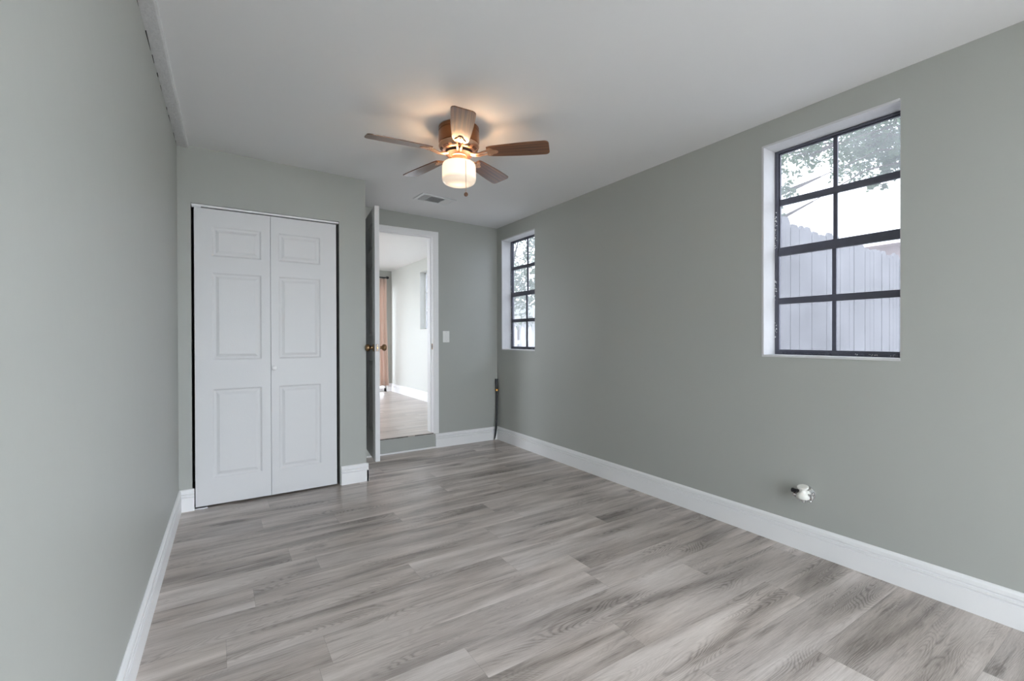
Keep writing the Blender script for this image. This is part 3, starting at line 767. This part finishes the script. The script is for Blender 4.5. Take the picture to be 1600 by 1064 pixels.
# ------------------------------------------------------------------ sword in the corner
B0, B1 = Vector((2.628, 4.415, .004)), Vector((2.6585, 4.4355, .683))
ax = (B1-B0); Ls = ax.length; q = ax.to_track_quat('Z', 'Y')
sw = tag(empty('sword', B0), 'slim black sheathed sword with gold guard leaning in the far corner', 'sword')
sw.rotation_mode = 'QUATERNION'; sw.rotation_quaternion = q
def curve(z): return .012*math.sin(math.pi*min(1, z/Ls))-.010*max(0, 1-z/.12)**2
bm = bmesh.new(); zs_ = [0, .015, .04, .08, .14, .22, .32, .42, .5, .560]
tube(bm, [(-curve(z), 0, z) for z in zs_], [.003, .0075, .0105, .0125, .0135, .0135, .0135, .0135, .0135, .0138], 16, True, .8); link('scabbard', bm, M['black'], sw, True, angle=60)
bm = bmesh.new(); lathe(bm, [(0, -.004), (.020, -.004), (.0225, 0), (.020, .004), (0, .004)], 24, T(-curve(.565), 0, .565)); lathe(bm, [(0, 0), (.016, 0), (.016, .014), (0, .014)], 20, T(-curve(.55), 0, .548)); link('guard', bm, M['gold'], sw, True, angle=40)
bm = bmesh.new(); zz = [.569+i*.0145 for i in range(8)]
tube(bm, [(-curve(z), 0, z) for z in zz], [.0135, .0155, .0145, .0155, .0145, .0155, .0155, .0165], 14, True, .85); hd = link('handle', bm, M['black'], sw, True, angle=60)
bm = bmesh.new(); lathe(bm, [(0, 0), (.0165, 0), (.017, .008), (.014, .012), (0, .012)], 16, T(-curve(.672), 0, .671)); link('pommel', bm, M['black'], hd, True, angle=40)

# ------------------------------------------------------------------ valve on the right wall
vy, vz = 1.196, .316
va_ = tag(empty('water_valve', (XRW(vy), vy, vz)), 'small white pipe valve with black knob low on the right wall', 'valve')
bm = bmesh.new(); lathe(bm, [(0, 0), (.040, 0), (.038, .005), (.026, .009), (.020, .011), (0, .011)], 28, ROT('Y', -90)); link('wall_flange', bm, M['chrome'], va_, True, angle=40)
bm = bmesh.new(); lathe(bm, [(0, .008), (.017, .008), (.017, .045), (.014, .05), (0, .05)], 24, ROT('Y', -90)); link('pipe_stub', bm, M['pvc'], va_, True, angle=40)
bm = bmesh.new(); lathe(bm, [(0, -.020), (.019, -.020), (.030, -.015), (.032, -.008), (.031, .0), (.027, .008), (.020, .014), (.0175, .018), (.0175, .036), (0, .036)], 28, T(-.050, 0, -.004)); bd = link('valve_body', bm, M['pvc'], va_, True, angle=45)
bm = bmesh.new(); lathe(bm, [(0, .0), (.024, .0), (.027, .004), (.027, .009), (.024, .012), (0, .0125)], 28, T(-.050, 0, .033) @ ROT('Y', -14)); link('cap', bm, M['pvc'], bd, True, angle=40)
bm = bmesh.new(); lathe(bm, [(0, 0), (.010, 0), (.0125, .004), (.010, .012), (.010, .022), (.0125, .030), (.011, .034), (0, .034)], 16, T(-.050, .022, .012) @ ROT('X', -92)); link('black_knob', bm, M['black'], va_, True, angle=40)
bm = bmesh.new(); lathe(bm, [(0, 0), (.008, 0), (.008, .014), (.012, .014), (.012, .022), (0, .022)], 16, T(-.048, .024, -.010) @ ROT('X', -90)); link('side_fitting', bm, M['chrome'], va_, True, angle=40)
bm = bmesh.new()
lathe(bm, [(0, 0), (.009, 0), (.009, .010), (.006, .012), (0, .012)], 6, T(-.046, -.024, .0) @ ROT('X', 90))
pts = [Vector((-.048, -.036-.010*math.sin(a_), -.008+.019*math.cos(a_))) for a_ in [math.pi*k_/10 for k_ in range(11)]]
tube(bm, pts, .0035, 8); lathe(bm, [(0, -.007), (.006, -.004), (.007, 0), (.006, .004), (0, .007)], 14, T(-.050, -.036, -.027)); link('wire_bail', bm, M['chrome'], va_, True, angle=40)
bm = bmesh.new()
for y, r, l in ((.016, .006, .014), (-.002, .007, .020), (-.016, .005, .012)): lathe(bm, [(0, 0), (r, 0), (r, -l*.6), (r*.7, -l), (0, -l)], 12, T(-.050, y, -.022))
link('outlet_nipples', bm, M['galv'], va_, True, angle=40)

# ------------------------------------------------------------------ outdoors
bm = bmesh.new(); box(bm, -30, 40, -30, 40, -.4, -.13)
struct(link('ground', bm, M['soil']), 'yard ground outside the windows', 'ground')
# board fence running away from the house beside the near window
fe = tag(empty('board_fence', (3.02, 1.74, -.13)), 'tall weathered white dog-ear board fence outside the near window', 'fence')
fe.rotation_euler = (0, 0, math.radians(2.4))
random.seed(11); bm = bmesh.new(); x = 0
while x < 6.6:
    wd_ = random.choice((.095, .118, .14)); top = 2.16+random.uniform(-.02, .02)-(.018 if x > .9 else 0); yo = random.uniform(-.003, .003)
    pr = [(x, 0), (x+wd_, 0), (x+wd_, top-.035), (x+wd_-.03, top), (x+.03, top), (x, top-.035)]
    A = [bm.verts.new((a, yo, z)) for a, z in pr]; B = [bm.verts.new((a, yo+.018, z)) for a, z in pr]
    bm.faces.new(A); bm.faces.new(B[::-1])
    for i in range(6): bm.faces.new((A[i], A[(i+1) % 6], B[(i+1) % 6], B[i]))
    x += wd_+random.choice((.003, .005, .008, .012))
link('fence_boards', bm, M['fencew'], fe)
bm = bmesh.new()
for z in (.3, 1.1, 1.85): box(bm, 0, 6.6, .019, .057, z, z+.09)
link('fence_rails', bm, M['fencew'], fe)
for x in (.0, 2.3, 4.6):
    bm = bmesh.new(); box(bm, x, x+.09, .058, .148, 0, 2.05); link('fence_post', bm, M['fencew'], fe)

def crown(name, blobs, leafn, size, material, trunk, label, group=None, seed=1):
    random.seed(seed); rt = tag(empty(name, trunk[0]), label, 'tree', group)
    o0 = Vector(trunk[0]); bm = bmesh.new(); tot = sum(b[3]*b[4] for b in blobs)
    for (x, y, z, r, dn) in blobs:
        k_ = int(leafn*r*dn/tot); ncl = max(3, k_//26)
        cl = []
        for _ in range(ncl):
            while True:
                v = Vector((random.uniform(-1, 1), random.uniform(-1, 1), random.uniform(-1, 1)))
                if v.length < 1: break
            cl.append(Vector((x, y, z))+v*r)
        for _ in range(k_):
            p_ = random.choice(cl)+Vector((random.gauss(0, 1), random.gauss(0, 1), random.gauss(0, 1)))*r*.13-o0
            a_ = Vector((random.gauss(0, 1), random.gauss(0, 1), random.gauss(0, .7)-.3)).normalized()
            b_ = a_.cross(Vector((random.gauss(0, 1), random.gauss(0, 1), random.gauss(0, 1)))).normalized(); s_ = size*random.uniform(.6, 1.25)
            nrm_ = a_.cross(b_)*s_*.12
            q_ = [p_-a_*s_, p_-a_*s_*.2+b_*s_*.42+nrm_, p_+a_*s_, p_-a_*s_*.2-b_*s_*.42+nrm_]
            v4 = [bm.verts.new(t_) for t_ in q_]; bm.faces.new((v4[0], v4[1], v4[2])); bm.faces.new((v4[0], v4[2], v4[3]))
    link('foliage', bm, material, rt)
    bm = bmesh.new(); tpts = [Vector(t_)-o0 for t_ in trunk]; tube(bm, tpts, [.17-.02*i for i in range(len(tpts))], 10)
    top = tpts[-1]
    link('trunk', bm, M['bark'], rt, True)
    bm = bmesh.new()
    for (x, y, z, r, dn) in blobs:
        e_ = Vector((x, y, z))-o0; st_ = tpts[-1] if True else 0
        m1 = st_.lerp(e_, .5)+Vector((random.gauss(0, .1), random.gauss(0, .1), .25))
        tube(bm, [st_, m1, e_], [.022, .010, .004], 6)
        for _ in range(5):
            f_ = e_+Vector((random.gauss(0, 1), random.gauss(0, 1), random.gauss(0, .8)))*r*.6; tube(bm, [m1.lerp(e_, .6), e_.lerp(f_, .5)+Vector((0, 0, .04)), f_], [.012, .008, .003], 5)
    link('branches', bm, M['bark'], rt, True)
    return rt
# tree over the fence: trunk is out of the windows' view to the right, limbs reach over
crown('leafy_tree', [(8.3, 2.75, 4.3, .72, 1.45), (7.9, 2.35, 4.6, .6, 1.4), (8.7, 3.15, 4.15, .5, 1.3), (8.4, 2.5, 3.85, .4, 1.0), (7.55, 3.15, 4.35, .35, .35),
                     (7.3, 3.35, 3.85, .34, .5), (7.55, 3.62, 3.95, .32, .6), (7.3, 3.62, 3.35, .24, .4), (7.35, 3.72, 2.95, .17, .3), (8.0, 2.2, 3.75, .34, .7),
                     (8.3, 2.75, 3.45, .16, .3), (7.9, 2.2, 3.35, .18, .3), (7.4, 1.9, 4.6, .8, 1.0)],
      11500, .041, M['leaf'], [(9.2, .9, -.13), (9.1, 1.0, 1.5), (8.9, 1.3, 2.9), (8.6, 1.7, 3.7)], 'leafy green tree reaching over the white board fence', None, 4)
# trees seen through the far window
crown('bushy_tree', [(6.3, 9.6, 3.2, 1.1, 1.2), (5.4, 9.0, 4.0, 1.2, 1.2), (6.9, 9.8, 4.6, 1.3, 1.2), (6.0, 9.2, 2.2, .8, 1), (5.7, 9.9, 5.0, 1.2, 1), (7.0, 9.1, 2.6, .8, 1)],
      5200, .075, M['leaf2'], [(6.5, 10.2, -.13), (6.4, 10.1, 1.2), (6.3, 10.0, 2.2)], 'pale bushy tree seen through the small far window', None, 9)
# low white shed with an arched roof
sd = tag(empty('garden_shed', (7.3, 11.6, -.13)), 'white shed with rounded roof seen through the small far window', 'shed')
sd.rotation_euler = (0, 0, -.55)
bm = bmesh.new(); box(bm, -.9, .9, -.8, .8, 0, 1.75); link('shed_walls', bm, M['shed'], sd)
bm = bmesh.new(); A, B = [], []
for i in range(17):
    a_ = math.pi*i/16; A.append(bm.verts.new((-.98*math.cos(a_), -.9, 1.74+.62*math.sin(a_)))); B.append(bm.verts.new((-.98*math.cos(a_), .9, 1.74+.62*math.sin(a_))))
for i in range(16): bm.faces.new((A[i], A[i+1], B[i+1], B[i]))
bm.faces.new(A); bm.faces.new(B[::-1]); bm.faces.new((A[0], A[-1], B[-1], B[0])); link('shed_roof', bm, M['vent'], sd)
bm = bmesh.new(); box(bm, -.35, .35, -.83, -.8, .05, 1.6); link('shed_door', bm, M['roof'], sd)
# white picket fence
pf = tag(empty('picket_fence', (4.3, 7.4, -.13)), 'white picket fence low in the small far window', 'fence')
bm = bmesh.new(); x = 0
while x < 4.6:
    pr = [(x, 0), (x+.085, 0), (x+.085, 1.42), (x+.0425, 1.50), (x, 1.42)]
    A = [bm.verts.new((a, 0, z)) for a, z in pr]; B = [bm.verts.new((a, .02, z)) for a, z in pr]
    bm.faces.new(A); bm.faces.new(B[::-1])
    for i in range(5): bm.faces.new((A[i], A[(i+1) % 5], B[(i+1) % 5], B[i]))
    x += .175
link('pickets', bm, M['shed'], pf)
bm = bmesh.new()
for z in (.3, 1.15): box(bm, 0, 4.6, .021, .06, z, z+.08)
link('rails', bm, M['shed'], pf)
# neighbour's low house behind the board fence
nh = tag(empty('neighbour_house', (15.5, 3.3, -.13)), 'low pinkish house behind the white board fence', 'house')
bm = bmesh.new(); box(bm, -2.5, 2.5, -3.2, 1.35, 0, 3.35); link('house_walls', bm, M['pinkhouse'], nh)
bm = bmesh.new()
e_ = [(-2.9, -3.6, 3.35), (2.9, -3.6, 3.35), (2.9, 1.6, 3.35), (-2.9, 1.6, 3.35), (0, -2.2, 3.85), (0, .4, 3.85)]
v_ = [bm.verts.new(q_) for q_ in e_]
for f_ in ((0, 1, 4), (1, 2, 5, 4), (2, 3, 5), (3, 0, 4, 5), (3, 2, 1, 0)): bm.faces.new([v_[i] for i in f_])
link('house_roof', bm, M['pinkhouse'], nh)
# thin forked garden stake near the window's right edge
gs = tag(empty('forked_branch', (4.35, .93, -.13)), 'pale forked branch standing at the near window lower right edge', 'branch')
bm = bmesh.new(); tube(bm, [(0, 0, 0), (.01, 0, .7), (.0, .01, 1.25), (.02, .0, 1.42)], [.03, .026, .02, .012], 8); link('stem', bm, M['fencew'], gs, True)
bm = bmesh.new(); tube(bm, [(.0, .0, 1.36), (-.02, .07, 1.46), (-.03, .13, 1.55)], [.014, .010, .006], 8); link('side_branch', bm, M['fencew'], gs, True)
